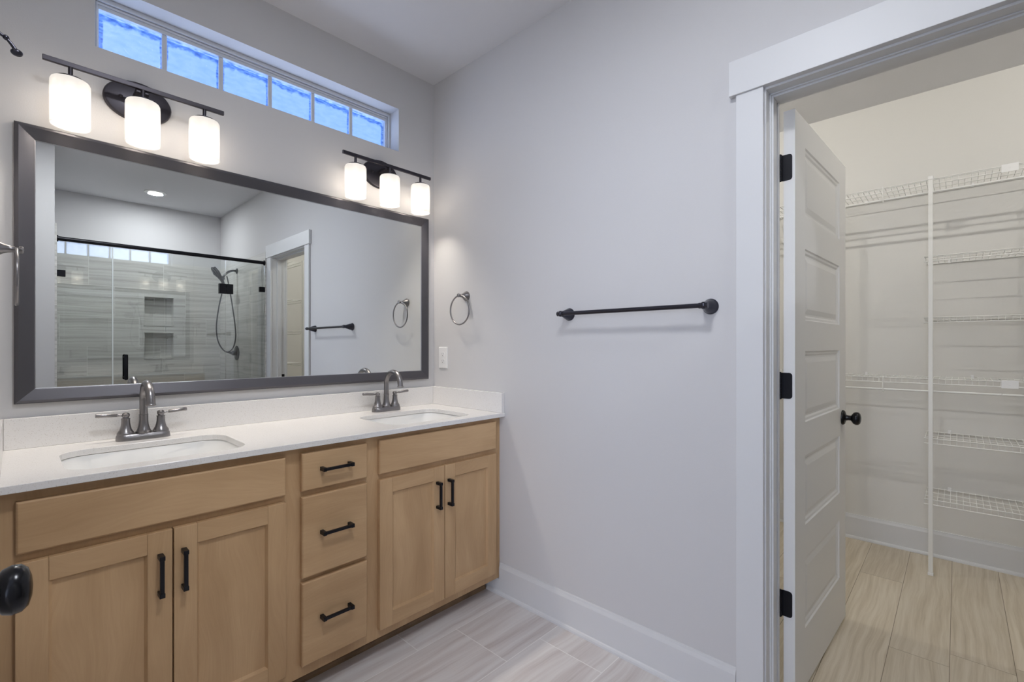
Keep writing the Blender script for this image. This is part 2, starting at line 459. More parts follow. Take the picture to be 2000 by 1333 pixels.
# left wall with a door opening
OL = (-2.58, -0.82)
struct(MB().plate([(-2.66, 0), (OL[0], 0), (OL[0], 2.05), (OL[1], 2.05), (OL[1], 0), (0, 0), (0, CH), (-2.66, CH)], [], XL-0.12, XL, 'x').build('wall_left', M['wall']), 'pale grey wall at the left end of the vanity', 'wall')
struct(MB().box(XL-0.12, -1.464, YS, -4.25, 0, CH).build('wall_stub', M['wall']), 'full height white wall end beside the shower glass', 'wall')
# shower back wall with the two niches
NI = [(-0.722, -0.456, 1.450, 1.766), (-0.722, -0.456, 1.094, 1.382)]
tb = MB().plate(R(-1.464, 0.0, 0, 2.14), [R(*n) for n in NI], YB, YB-0.012, 'y')
ob = struct(tb.build('wall_shower_back', M['tilexz']), 'grey streaked tile back wall of the shower', 'wall')
struct(MB().box(-0.010, 0.0, -2.648, YB, 0, 2.14).build('wall_shower_right', M['tileyz'], bevel=0.001), 'grey streaked tile on the right shower wall', 'wall')
struct(MB().box(-1.464, -1.452, YS-0.004, YB, 0, 2.14).build('wall_shower_left', M['tileyz'], bevel=0.001), 'grey tile on the left shower wall', 'wall')
struct(MB().plate(R(-1.86, 2.2, -4.4, 0.15), [], CH, CH+0.06, 'z').build('ceiling', M['ceiling']), 'flat painted ceiling', 'ceiling')
struct(MB().box(XL-0.14, 0.06, YB-0.15, 0.0, -0.05, 0).build('floor', M['floor']), 'greige streaked porcelain tile floor', 'floor')
struct(MB().box(0.06, 2.2, -4.4, -0.55, -0.05, 0).build('floor_closet', M['lvp']), 'light brown wood plank floor of the closet', 'floor')
struct(MB().box(2.045, 2.2, -4.4, -0.55, 0, CH).build('wall_closet_far', M['closetwall']), 'closet wall behind the wire shelves', 'wall')
struct(MB().box(0.12, 2.045, -0.70, -0.55, 0, CH).build('wall_closet_left', M['closetwall']), 'closet end wall hidden behind the open door', 'wall')
struct(MB().box(0.12, 2.045, -4.4, -4.22, 0, CH).build('wall_closet_right', M['closetwall']), 'closet end wall seen in the mirror', 'wall')

# niches behind the holes: carve the rear wall visually by lining boxes
struct(MB().plate(R(-1.464, 0.0, 0, CH), [R(*n) for n in NI], YB-0.012, -4.25, 'y').build('wall_front', M['wall']), 'wall above the shower tile', 'wall')
for i, (x0, x1, z0, z1) in enumerate(NI):
    t = 0.006; d = YB-0.095
    q = MB()
    q.box(x0, x1, d-t, d, z0, z1); q.box(x0, x0+t, d, YB+0.004, z0, z1); q.box(x1-t, x1, d, YB+0.004, z0, z1)
    q.box(x0, x1, d, YB+0.004, z0, z0+t); q.box(x0, x1, d, YB+0.004, z1-t, z1)
    o = struct(q.build('trim_%d' % (i+1), M['tilexz']), ('upper' if i == 0 else 'lower') + ' tiled shower niche', 'niche')

# ------------------------------------------------------------------ baseboards
def base_profile_y(name, xf, sgn, y0, y1, label):
    """baseboard along y against a wall face at x=xf; sgn = direction into the room"""
    pr = [(0, 0), (0.021, 0), (0.0205, 0.008), (0.017, 0.015), (0.012, 0.018), (0.012, 0.132), (0.010, 0.138), (0.0075, 0.145), (0.006, 0.152), (0, 0.153)]
    q = MB(); q.ring_loft([[(xf + sgn*a, y, h) for a, h in pr] for y in (y0, y1)])
    return struct(q.build(name, M['trim']), label, 'baseboard')
def base_profile_x(name, yf, sgn, x0, x1, label):
    pr = [(0, 0), (0.021, 0), (0.0205, 0.008), (0.017, 0.015), (0.012, 0.018), (0.012, 0.132), (0.010, 0.138), (0.0075, 0.145), (0.006, 0.152), (0, 0.153)]
    q = MB(); q.ring_loft([[(x, yf + sgn*a, h) for a, h in pr] for x in (x0, x1)])
    return struct(q.build(name, M['trim']), label, 'baseboard')
q = MB()
pr = [(0, 0), (0.021, 0), (0.0205, 0.008), (0.017, 0.015), (0.012, 0.018), (0.012, 0.132), (0.010, 0.138), (0.0075, 0.145), (0.006, 0.152), (0, 0.153)]
q.ring_loft([[(-a, y, h) for a, h in pr] for y in (-0.5455, -1.662)])
q.ring_loft([[(-a, y, h) for a, h in [(0, 0), (0.021, 0), (0.0205, 0.008), (0.017, 0.015), (0.012, 0.018), (0.012, 0.076), (0, 0.076)]] for y in (-0.462, -0.5455)])
struct(q.build('baseboard_right', M['trim']), 'white baseboard under the towel bar', 'baseboard')
base_profile_y('baseboard_left', XL, 1, -0.60, -0.745, 'white baseboard on the left wall')
base_profile_x('baseboard_stub', YS, 1, XL+0.001, -1.464, 'white baseboard under the wall end by the shower')
base_profile_y('baseboard_closet_far', 2.045, -1, -0.70, -4.22, 'white closet baseboard behind the shelf pole')
base_profile_y('baseboard_closet_near', 0.12, 1, -0.70, -1.66, 'closet baseboard beside the doorway')
base_profile_y('baseboard_closet_near_end', 0.12, 1, -2.61, -4.22, 'closet baseboard under the near shelves')
base_profile_x('baseboard_closet_left', -0.70, -1, 0.142, 2.023, 'closet baseboard behind the door')
base_profile_x('baseboard_closet_right', -4.22, 1, 0.142, 2.023, 'closet baseboard on the end wall')

# ------------------------------------------------------------------ window
wf = thing('window_1', 'long narrow six light transom window high above the mirror', 'window', (-0.855, 0.10, WIN[2]))
struct(wf)
x0, x1, z0, z1 = WIN
q = MB()
q.plate(R(x0, x1, z0, z1), [R(x0+0.010, x1-0.012, z0+0.014, z1-0.016)], 0.085, 0.15, 'y')
q.build('window_frame', M['trim'], wf, bevel=0.0015)
q = MB()
gx0, gx1, gz0, gz1 = -1.454, -0.258, z0+0.030, z1-0.040
q.plate(R(x0+0.0102, x1-0.0122, z0+0.0142, z1-0.0162), [R(gx0, gx1, gz0, gz1)], 0.100, 0.135, 'y')
q.plate(R(x0+0.0115, x1-0.0135, z0+0.0155, z1-0.0175), [R(x0+0.017, x1-0.019, z0+0.021, z1-0.026)], 0.094, 0.100, 'y')
q.build('window_sash', M['trim'], wf, bevel=0.0015)
q = MB()
pit = (gx1-gx0)/6
for i in range(1, 6):
    c = gx0 + pit*i
    q.box(c-0.0085, c+0.0085, 0.104, 0.116, gz0, gz1)
q.build('muntins', M['trim'], wf, bevel=0.003)
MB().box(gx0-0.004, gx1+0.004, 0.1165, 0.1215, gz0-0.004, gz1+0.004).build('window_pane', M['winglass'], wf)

# ------------------------------------------------------------------ closet door casing, jambs
def casing_x(name, xf, sgn, y0, y1, ztop, over, label, w=0.083):
    """flat casing + header around an opening y0..y1 (y0<y1) on the plane x=xf"""
    q = MB(); a = xf; b_ = xf + sgn*0.017; c_ = xf + sgn*0.024
    rv = 0.005
    q.box(a, b_, y1-rv+0.0, y1-rv+w, 0, ztop-rv); q.box(a, b_, y0+rv-w, y0+rv, 0, ztop-rv)
    q.box(a, c_, y0+rv-w-over, y1-rv+w+over, ztop-rv, ztop-rv+0.115)
    return struct(q.build(name, M['trim'], bevel=0.0015), label, 'trim')
JY0, JY1, JZ = -2.505, -1.753, 2.062
casing_x('trim_3', 0.0, -1, JY0, JY1+0.01, JZ+0.012, 0.021, 'wide flat white casing around the closet doorway')
casing_x('trim_4', 0.12, 1, JY0, JY1, JZ+0.008, 0.018, 'white casing on the closet side of the doorway', 0.080)
q = MB()
t = 0.0
q.box(-0.002, 0.122, JY1, JY1+0.0012, 0, JZ+0.01); q.box(-0.002, 0.122, JY0-0.012, JY0, 0, JZ+0.012)
q.box(-0.002, 0.122, JY0, JY1, JZ, JZ+0.012)
for (ya, yb) in ((JY1-0.0095, JY1), (JY0, JY0+0.0095)):
    q.box(0.045, 0.083, ya, yb, 0, JZ)
q.box(0.045, 0.083, JY0+0.0095, JY1-0.0095, JZ-0.010, JZ)
q.box(0.036, 0.045, JY1-0.004, JY1, 0, JZ); q.box(0.036, 0.045, JY0, JY1, JZ-0.004, JZ)
struct(q.build('trim_5', M['trim'], bevel=0.0012), 'white door jamb with stop moulding', 'trim')

# strike plate on the far jamb
o = MB().box(0.086, 0.112, JY0, JY0+0.0016, 0.905, 0.965).build('strike_plate', M['black'])
tag(setback(o, (0.10, JY0, 0.905)), 'small black strike plate on the far jamb of the closet doorway', 'strike plate')

# ------------------------------------------------------------------ panel door
def panel_leaf(w, h, th, xs, rows):
    """moulded leaf in local coords: u along x 0..w, faces at y=0 and y=-th"""
    q = MB(); bm = q.bm
    xL, xR = xs
    def face_side(y, s):
        cut = [0] + [v for r in rows for v in r] + [h]
        us = [0, xL, xR, w]
        for i in range(len(cut)-1):
            is_panel = (i % 2 == 1)
            for j in range(3):
                if is_panel and j == 1: continue
                vs = [bm.verts.new(p) for p in ((us[j], y, cut[i]), (us[j+1], y, cut[i]), (us[j+1], y, cut[i+1]), (us[j], y, cut[i+1]))]
                bm.faces.new(vs)
        for (a, b_) in rows:
            steps = [(0, 0), (0.004, 0.0045), (0.012, 0.0055), (0.018, 0.0095), (0.024, 0.0095), (0.043, 0.0045)]
            prev = None
            for ins, dep in steps:
                ring = [bm.verts.new(p) for p in ((xL+ins, y+s*dep, a+ins), (xR-ins, y+s*dep, a+ins), (xR-ins, y+s*dep, b_-ins), (xL+ins, y+s*dep, b_-ins))]
                if prev:
                    for k_ in range(4):
                        bm.faces.new((prev[k_], prev[(k_+1) % 4], ring[(k_+1) % 4], ring[k_]))
                prev = ring
            bm.faces.new(prev)
    face_side(0.0, -1); face_side(-th, 1)
    for (p) in (((0,0,0),(0,-th,0),(0,-th,h),(0,0,h)), ((w,0,0),(w,-th,0),(w,-th,h),(w,0,h)), ((0,0,0),(w,0,0),(w,-th,0),(0,-th,0)), ((0,0,h),(w,0,h),(w,-th,h),(0,-th,h))):
        bm.faces.new([bm.verts.new(v) for v in p])
    bmesh.ops.remove_doubles(bm, verts=bm.verts, dist=0.00005)
    return q
def knob(q, org, d):
    d = Vector(d)
    q.lathe([(0.0, 0.0), (0.0325, 0.0), (0.0325, 0.004), (0.029, 0.009), (0.020, 0.012), (0.0125, 0.015), (0.0110, 0.024), (0.0115, 0.032), (0.018, 0.036), (0.0255, 0.042), (0.0285, 0.050), (0.0275, 0.058), (0.022, 0.064), (0.012, 0.067), (0.0, 0.068)], org, d, 28)
ROWS = [(0.211, 0.463), (0.581, 0.829), (0.949, 1.203), (1.313, 1.569), (1.685, 1.931)]
LW, LH, LT = 0.762, 2.030, 0.035
ang = math.atan2(-1.833+1.800, 0.760)
d1 = bpy.data.objects.new('door_1', None); S.collection.objects.link(d1)
d1.location = (0.157, -1.765, 0.013); d1.rotation_euler = (0, 0, ang); struct(d1, 'white five panel door standing open into the closet', 'door')
leaf = panel_leaf(LW, LH, LT, (0.122, 0.645), ROWS).build('door_leaf', M['doorpaint'], d1, world=False)
kb = MB(); knob(kb, (LW-0.062, -LT, 0.905), (0, -1, 0)); kb.build('door_knob', M['knobblack'], d1, smooth=True, world=False)
kb = MB(); knob(kb, (LW-0.062, 0.0, 0.905), (0, 1, 0)); kb.build('door_knob', M['knobblack'], d1, smooth=True, world=False)
for hz in (0.335, 1.085, 1.835):
    q = MB()
    # leaf plate wraps on the leaf's hinge edge (facing the doorway)
    outl = [(0.0, -0.0445), (-0.020, -0.0445)] + [(-0.020 - 0.010*math.sin(a), -0.0345 - 0.010*math.cos(a)) for a in [PI/2*i/5 for i in range(1, 6)]] + \
           [(-0.030, 0.0345)] + [(-0.020 - 0.010*math.cos(a), 0.0345 + 0.010*math.sin(a)) for a in [PI/2*i/5 for i in range(1, 6)]] + [(0.0, 0.0445)]
    q.plate([(u+0.003, v+hz) for u, v in outl], [], -0.0018, -0.0001, 'x')
    kx, ky = -0.0095, 0.0085
    q.box(-0.0115, -0.0018, 0.003, 0.0065, hz-0.0445, hz+0.0445)
    for (a, b_) in ((-0.0445, -0.0275), (-0.0265, -0.0095), (-0.0085, 0.0085), (0.0095, 0.0265), (0.0275, 0.0445)):
        q.cyl((kx, ky, hz+a), (kx, ky, hz+b_), 0.0062, n=14)
    q.cyl((kx, ky, hz-0.047), (kx, ky, hz+0.047), 0.004, n=10)
    q.build('hinge', M['black'], d1, smooth=True, world=False)

# ------------------------------------------------------------------ door in the left wall (its knob reaches into the picture)
d2 = bpy.data.objects.new('door_2', None); S.collection.objects.link(d2)
d2.location = (XL-0.008, -0.838, 0.012); d2.rotation_euler = (0, 0, -PI/2); struct(d2, 'white closed leaf of the double door in the left wall', 'door')
panel_leaf(0.610, 2.02, 0.035, (0.105, 0.505), ROWS).build('door_leaf', M['doorpaint'], d2, world=False)
kb = MB(); knob(kb, (0.542, 0.0, 0.931), (0, 1, 0)); kb.build('door_knob', M['knobblack'], d2, smooth=True, world=False)
q = MB()
q.box(XL-0.12, XL, OL[1]-0.016, OL[1], 0, 2.05); q.box(XL-0.12, XL, OL[0], OL[0]+0.016, 0, 2.05); q.box(XL-0.12, XL, OL[0]+0.016, OL[1]-0.016, 2.036, 2.05)
q.box(XL-0.075, XL-0.045, OL[1]-0.028, OL[1]-0.016, 0, 2.036); q.box(XL-0.075, XL-0.045, OL[0]+0.016, OL[0]+0.022, 0, 2.036)
struct(q.build('trim_6', M['trim']), 'white jamb of the left door', 'trim')
q = MB()
q.box(XL, XL+0.017, OL[1]-0.010, OL[1]+0.073, 0, 2.04); q.box(XL, XL+0.017, OL[0]-0.073, OL[0]+0.010, 0, 2.04); q.box(XL, XL+0.024, OL[0]-0.093, OL[1]+0.093, 2.04, 2.155)
struct(q.build('trim_7', M['trim'], bevel=0.0015), 'white casing of the left door', 'trim')
d3 = bpy.data.objects.new('door_3', None); S.collection.objects.link(d3)
d3.location = (XL-0.125, -2.562, 0.012); d3.rotation_euler = (0, 0, PI); struct(d3, 'white open leaf of the double door, swung into the bedroom', 'door')
panel_leaf(0.610, 2.02, 0.035, (0.105, 0.505), ROWS).build('door_leaf', M['doorpaint'], d3, world=False)
# unseen bedroom beyond the doorway, added to hold the fill lamp
BX = -4.35
struct(MB().box(BX-0.12, XL-0.14, -4.6, 1.2, -0.05, 0).build('floor_bedroom', M['lvp']), 'plank floor of the bedroom', 'floor')
struct(MB().box(BX-0.12, -1.86, -4.6, 1.2, CH, CH+0.06).build('ceiling_bedroom', M['ceiling']), 'bedroom ceiling', 'ceiling')
struct(MB().plate([(-4.6, 0), (1.2, 0), (1.2, CH), (-4.6, CH)], [R(-4.36, -1.94, 0.59, 2.21)], BX-0.12, BX, 'x').build('wall_bedroom_left', M['wall']), 'unseen bedroom wall with an added window opening', 'wall')
struct(MB().box(BX, XL-0.14, 1.08, 1.2, 0, CH).build('wall_bedroom_back', M['wall']), 'bedroom end wall', 'wall')
struct(MB().box(BX, XL-0.14, -4.6, -4.48, 0, CH).build('wall_bedroom_front', M['wall']), 'bedroom end wall', 'wall')
struct(MB().box(XL-0.14, XL-0.12, 0.15, 1.08, 0, CH).build('wall_bedroom_right', M['wall']), 'bedroom side wall', 'wall')

# ------------------------------------------------------------------ vanity cabinet
CT0, CT1 = 0.884, 0.904
vc = thing('vanity_cabinet', 'light brown stained wood double vanity cabinet with black bar pulls', 'cabinet', (-0.846, -0.27, 0))
q = MB()
q.box(-1.692, -0.004, -0.522, -0.540, 0.080, CT0)               # face frame
q.box(-1.692, -1.676, -0.004, -0.522, 0.080, CT0)
q.box(-0.030, -0.014, -0.004, -0.522, 0.080, CT0)
q.box(-1.676, -0.030, -0.012, -0.522, 0.080, 0.096)
q.box(-1.676, -0.030, -0.004, -0.012, 0.080, CT0-0.10)
q.build('face_frame', M['woodz'], vc, bevel=0.001)
q = MB(); q.box(-0.0125, -0.0005, -0.530, -0.5375, 0.1545, CT0)
q.build('filler_strip', M['woodz'], vc)
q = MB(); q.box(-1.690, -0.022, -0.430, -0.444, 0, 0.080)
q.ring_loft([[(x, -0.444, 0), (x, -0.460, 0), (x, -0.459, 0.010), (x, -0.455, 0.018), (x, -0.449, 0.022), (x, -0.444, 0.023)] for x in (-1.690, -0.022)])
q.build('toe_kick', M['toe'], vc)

YF = -0.560
def slab(x0, x1, z0, z1, name):
    q = MB()
    y0 = -0.5405; y1 = YF
    e = 0.004
    rings = [[(x0,y0,z0),(x1,y0,z0),(x1,y0,z1),(x0,y0,z1)], [(x0,y1+e,z0),(x1,y1+e,z0),(x1,y1+e,z1),(x0,y1+e,z1)],
             [(x0+e,y1,z0+e),(x1-e,y1,z0+e),(x1-e,y1,z1-e),(x0+e,y1,z1-e)]]
    q.ring_loft(rings)
    return q.build(name, M['woodx'], vc, bevel=0.001)
def shaker(x0, x1, z0, z1, st=0.058):
    q = MB()
    y0, y1 = -0.5405, YF
    q.box(x0, x0+st, y0, y1, z0, z1); q.box(x1-st, x1, y0, y1, z0, z1)
    o = q.build('door', M['woodz'], vc, bevel=0.0018)
    for (ra, rb) in ((z0, z0+st), (z1-st, z1)):
        r = MB(); r.box(x0+st, x1-st, y0, y1, ra, rb); r.build('rail', M['woodx'], o, bevel=0.0012)
    p = MB(); e = 0.006
    a, b_, c_, d_ = x0+st, x1-st, z0+st, z1-st
    p.ring_loft([[(a,y1+0.001,c_),(b_,y1+0.001,c_),(b_,y1+0.001,d_),(a,y1+0.001,d_)], [(a+e,y1+0.010,c_+e),(b_-e,y1+0.010,c_+e),(b_-e,y1+0.010,d_-e),(a+e,y1+0.010,d_-e)]], cap0=False)
    p.build('door_panel', M['woodz'], o)
    return o
def pull(par, cx, cz, horiz, L=0.116):
    q = MB(); h = L/2; w = 0.0052
    yb, yf = YF-0.0003, YF-0.032
    if horiz:
        q.box(cx-h+0.004, cx+h-0.004, yf, yf+0.009, cz-w, cz+w)
        for s in (-1, 1):
            q.box(cx+s*h, cx+s*(h-0.012), yb, yf-0.0015, cz-w-0.0015, cz+w+0.0015)
    else:
        q.box(cx-w, cx+w, yf, yf+0.009, cz-h+0.004, cz+h-0.004)
        for s in (-1, 1):
            q.box(cx-w-0.0015, cx+w+0.0015, yb, yf-0.0015, cz+s*h, cz+s*(h-0.012))
    q.build('pull_handle', M['black'], par, bevel=0.001)
slab(-1.666, -1.039, 0.730, 0.858, 'false_drawer_front')
slab(-0.685, -0.043, 0.730, 0.864, 'false_drawer_front')
for (z0, z1, hz) in ((0.730, 0.862, 0.800), (0.428, 0.710, 0.575), (0.122, 0.412, 0.275)):
    o = slab(-0.986, -0.738, z0, z1, 'drawer_front'); pull(o, -0.866, hz, True)
for (x0, x1, px) in ((-1.667, -1.3550, -1.384), (-1.3515, -1.039, -1.328), (-0.685, -0.3655, -0.4065), (-0.362, -0.043, -0.345+0.002)):
    o = shaker(x0, x1, 0.118, 0.708); pull(o, px, 0.588, False)

# ------------------------------------------------------------------ countertop with splashes
SINKS = (-1.353, -0.364)
def sink_outline(cx, g=0.0, r=0.075): return rrect(cx-0.222-g, cx+0.222+g, -0.510-g, -0.168+g, r+g, 7)
q = MB()
q.plate(R(XL+0.0005, -0.0005, -0.575, -0.0005), [sink_outline(c) for c in SINKS], CT0, CT1, 'z')
ct = q.build('countertop', M['quartz'], None, bevel=0.002)
ct = setback(ct, (-0.856, -0.29, CT0))
tag(ct, 'long white quartz vanity countertop with two sink cutouts', 'countertop')
MB().box(XL+0.020, -0.0205, -0.0205, -0.001, CT1+0.0002, 1.003).build('backsplash', M['quartz'], ct, bevel=0.0015)
for (a, b_) in ((XL+0.001, XL+0.0195), (-0.020, -0.0008)):
    MB().box(a, b_, -0.572, -0.001, CT1+0.0002, 1.003).build('side_splash', M['quartz'], ct, bevel=0.0015)

def sink(cx, label):
    t_ = thing('undermount_sink', label, 'sink', (cx, -0.339, 0.74), group='undermount sinks')
    q = MB()
    def ring(g, z, r): return [(u, v, z) for u, v in rrect(cx-0.222-g, cx+0.222+g, -0.510-g, -0.168+g, max(r, 0.01), 7)]
    q.ring_loft([ring(0.028, CT0-0.0015, 0.10), ring(0.004, CT0-0.0015, 0.080), ring(0.001, CT0-0.006, 0.078), ring(-0.006, 0.80, 0.075), ring(-0.016, 0.765, 0.072),
                 ring(-0.036, 0.748, 0.06), ring(-0.09, 0.744, 0.05), ring(-0.150, 0.741, 0.018)], cap0=False, cap1=True)
    ob_ = q.build('basin', M['ceramic'], t_, smooth=True)
    md = ob_.modifiers.new('thick', 'SOLIDIFY'); md.thickness = 0.008; md.offset = -1 
    d_ = MB(); d_.lathe([(0.0, 0.0), (0.022, 0.0), (0.022, 0.003), (0.016, 0.004), (0.0, 0.002)], (cx, -0.339, 0.7415), (0,0,1), 24)
    d_.build('drain', M['pewter'], t_, smooth=True)
    return t_
sink(SINKS[0], 'white oval-cornered undermount sink below the left faucet')
sink(SINKS[1], 'white undermount sink nearer the towel ring wall')

# ------------------------------------------------------------------ faucets
def faucet(cx, label):
    t_ = thing('faucet', label, 'faucet', (cx, -0.085, CT1), group='two handle faucets')
    q = MB()
    def st(g, h): return [(u, v, h) for u, v in rrect(-0.078+g, 0.078-g, -0.028+g, 0.028-g, 0.0279-g, 8)]
    q.ring_loft([st(0, 0), st(0, 0.006), st(0.001, 0.016), st(0.004, 0.021), st(0.008, 0.022)])
    q.build('base_plate', M['pewter'], t_, smooth=True, world=False)
    q = MB()
    q.lathe([(0.0235, 0.020), (0.0235, 0.026), (0.021, 0.029), (0.0185, 0.036), (0.0150, 0.050), (0.0135, 0.066), (0.0133, 0.084), (0.0140, 0.0845), (0.0140, 0.0865), (0.0125, 0.087)], (0,0,0), (0,0,1), 28)
    pts = [(0, 0, 0.086), (0, 0, 0.11)]
    rr = [0.0125, 0.0122]
    R_ = 0.063
    for i in range(0, 17):
        a = PI*i/16*0.97
        pts.append((0, -R_ + R_*math.cos(a), 0.141 + R_*math.sin(a)*0.93)); rr.append(0.0120 + 0.0010*i/16)
    e = pts[-1]; pts.append((0, e[1]-0.002, e[2]-0.014)); rr.append(0.0132)
    q.tube(pts, rr, 18)
    q.lathe([(0.0132, 0), (0.0150, 0.003), (0.0150, 0.006), (0.0132, 0.0085)], (0, e[1]-0.003, e[2]-0.020), (0, 0, 1), 20)
    q.build('spout', M['pewter'], t_, smooth=True, world=False)
    for s in (-1, 1):
        q = MB(); c = s*0.050
        q.lathe([(0.0245, 0.020), (0.0245, 0.026), (0.022, 0.030), (0.0175, 0.037), (0.0145, 0.048), (0.0128, 0.060), (0.0122, 0.074), (0.0130, 0.0745), (0.0130, 0.077), (0.0095, 0.078), (0.0088, 0.081), (0.0108, 0.083), (0.0118, 0.088), (0.0108, 0.093), (0.006, 0.0965), (0.0, 0.097)], (c, 0, 0), (0,0,1), 24)
        ho = q.build('handle', M['pewter'], t_, smooth=True, world=False)
        l = MB()
        l.tube([(c+s*0.008, 0, 0.0885), (c+s*0.024, 0, 0.0895)], [0.0035, 0.0035], 12)
        l.tube([(c+s*0.022, 0, 0.0895), (c+s*0.0235, 0, 0.0896), (c+s*0.078, 0, 0.0935), (c+s*0.080, 0, 0.0936)], [0.0045, 0.0056, 0.0068, 0.0058], 16)
        l.build('lever', M['pewter'], ho, smooth=True, world=False)
    return t_
f1 = faucet(-1.350, 'dark pewter two-handle arched faucet on the left of the countertop')
dup(f1, (-0.364, -0.085, CT1), 'dark pewter arched faucet near the right wall corner')

# ------------------------------------------------------------------ framed mirror
MX0, MX1, MZ0, MZ1 = -1.669, -0.048, 1.048, 1.955
mr = thing('wall_mirror', 'wide rectangular wall mirror in a dark pewter frame', 'mirror', (-0.8585, 0, MZ0))
def rect_ring(g, y): return [(MX0+g, y, MZ0+g), (MX1-g, y, MZ0+g), (MX1-g, y, MZ1-g), (MX0+g, y, MZ1-g)]
q = MB()
q.ring_loft([rect_ring(0, -0.001), rect_ring(0, -0.016), rect_ring(0.003, -0.0195), rect_ring(0.010, -0.0215), rect_ring(0.013, -0.0208), rect_ring(0.045, -0.0125), rect_ring(0.047, -0.0115)], closed=False, cap0=False, cap1=False)
q.build('mirror_frame', M['frame'], mr)
q = MB()
q.ring_loft([rect_ring(0.047, -0.0116), rect_ring(0.0485, -0.0112), rect_ring(0.0490, -0.0080)], cap0=False, cap1=False)
q.build('inner_lip', M['framelip'], mr)
MB().box(MX0+0.044, MX1-0.044, -0.0085, -0.003, MZ0+0.044, MZ1-0.044).build('mirror_glass', M['mirror'], mr)

# ------------------------------------------------------------------ vanity lights
def vanity_light(cx, label):
    t_ = thing('vanity_light', label, 'light fixture', (cx, 0, 2.130), group='three shade vanity lights')
    q = MB()
    prof = [(1.0, 0.0005), (1.0, 0.014), (0.965, 0.019), (0.93, 0.020)]
    q.ring_loft([[(0.100*s*math.cos(2*PI*k/48), -d, 0.073*s*math.sin(2*PI*k/48)) for k in range(48)] for s, d in prof])
    for s in (-1, 1): q.lathe([(0.006, 0), (0.006, 0.004), (0.003, 0.008)], (s*0.052, -0.020, 0.002), (0,-1,0), 12)
    q.build('wall_plate', M['bronze'], t_, smooth=True, world=False)
    q = MB()
    q.box(-0.2535, 0.2535, -0.1055, -0.0945, 0.0125, 0.0285)
    q.build('bar', M['bronze'], t_, bevel=0.0015, world=False)
    q = MB(); q.box(-0.020, 0.020, -0.096, -0.019, 0.002, 0.016)
    q.build('arm', M['bronze'], t_, bevel=0.003, world=False)
    for i in (-1, 0, 1):
        c = i*0.188
        q = MB()
        q.cyl((c, -0.100, 0.0125), (c, -0.100, -0.0215), 0.0062, n=14)
        q.lathe([(0.0, -0.0235), (0.034, -0.0235), (0.036, -0.0255), (0.036, -0.0295), (0.0, -0.0295)], (c, -0.100, 0.0), (0,0,1), 28)
        so = q.build('shade_holder', M['bronze'], t_, smooth=True, world=False)
        q = MB()
        q.lathe([(0.018, -0.0300), (0.040, -0.0300), (0.0465, -0.0325), (0.0495, -0.039), (0.0500, -0.050), (0.0500, -0.178), (0.0482, -0.180), (0.0465, -0.178), (0.0465, -0.050), (0.044, -0.040), (0.036, -0.0350), (0.018, -0.0345)], (c, -0.100, 0), (0,0,1), 40, cap0=False, cap1=False)
        q.build('shade', M['shade'], t_, smooth=True, world=False)
        q = MB()
        q.lathe([(0.0115, -0.034), (0.0115, -0.044), (0.014, -0.047), (0.022, -0.055), (0.0255, -0.064), (0.0235, -0.073), (0.016, -0.079), (0.0, -0.081)], (c, -0.100, 0), (0,0,1), 20)
        q.build('bulb', M['bulb'], so, smooth=True, world=False)
    return t_
VL = [(-1.354, 'dark three shade vanity light above the left sink'), (-0.353, 'dark three shade vanity light above the right sink')]
v1 = vanity_light(*VL[0])
dup(v1, (VL[1][0], 0, 2.130), VL[1][1])
for cx, _ in VL:
    for i in (-1, 0, 1):
        lamp('vanity_bulb', 'POINT', (cx+i*0.188, -0.100, 2.130-0.108), 5.6, (1.0, 0.91, 0.80), 0.028)

# ------------------------------------------------------------------ towel rings, towel bar, robe hook
def towel_ring(loc, rz, label):
    """local: wall plane y=0, projects to -y"""
    t_ = thing('towel_ring', label, 'towel ring', loc, rz, 'pewter towel rings')
    q = MB()
    q.lathe([(0.0, 0.0), (0.0255, 0.0), (0.0262, 0.003), (0.0245, 0.008), (0.0205, 0.014), (0.0150, 0.022), (0.0105, 0.032), (0.0082, 0.040), (0.0088, 0.042), (0.0088, 0.044), (0.0062, 0.046)], (0,0,0), (0,-1,0), 28)
    q.lathe([(0.006, 0.0), (0.0095, 0.0005), (0.0105, 0.003), (0.0105, 0.007), (0.0085, 0.0095), (0.0, 0.0105)], (0, -0.0525, 0), (0,-1,0), 20)
    q.cyl((0, -0.040, 0.0), (0, -0.056, 0.0), 0.0056, n=12)
    q.build('post', M['pewter'], t_, smooth=True, world=False)
    q = MB(); R_ = 0.0765
    q.tube([(R_*math.sin(2*PI*k/56), -0.0487, -R_-0.0005 + R_*math.cos(2*PI*k/56)) for k in range(56)], 0.0042, 12, closed=True)
    q.build('ring', M['pewter'], t_, smooth=True, world=False)
    return t_
towel_ring((0.0, -0.288, 1.502), -PI/2, 'pewter towel ring on the wall above the outlet')
towel_ring((XL, -0.300, 1.503), PI/2, 'pewter towel ring at the left edge overlapping the mirror frame')

tb = thing('towel_bar', 'dark metal towel bar on the wall left of the closet doorway', 'towel bar', (0, -1.270, 1.372))
q = MB(); q.cyl((-0.066, -1.575, 1.372), (-0.066, -0.972, 1.372), 0.0082, n=20); q.build('bar', M['barblack'], tb, smooth=True)
for yy in (-1.577, -0.970):
    q = MB()
    q.lathe([(0.0, 0.0), (0.0270, 0.0), (0.0275, 0.004), (0.0250, 0.008), (0.0235, 0.012), (0.0215, 0.022), (0.0165, 0.036), (0.0125, 0.050), (0.0118, 0.054)], (0, yy, 1.372), (-1, 0, 0), 28)
    q.sphere((-0.0655, yy, 1.372), 0.0128, 20)
    q.cyl((-0.066, yy-0.0150, 1.372), (-0.066, yy+0.0150, 1.372), 0.0102, n=20)
    q.build('post', M['barblack'], tb, smooth=True)

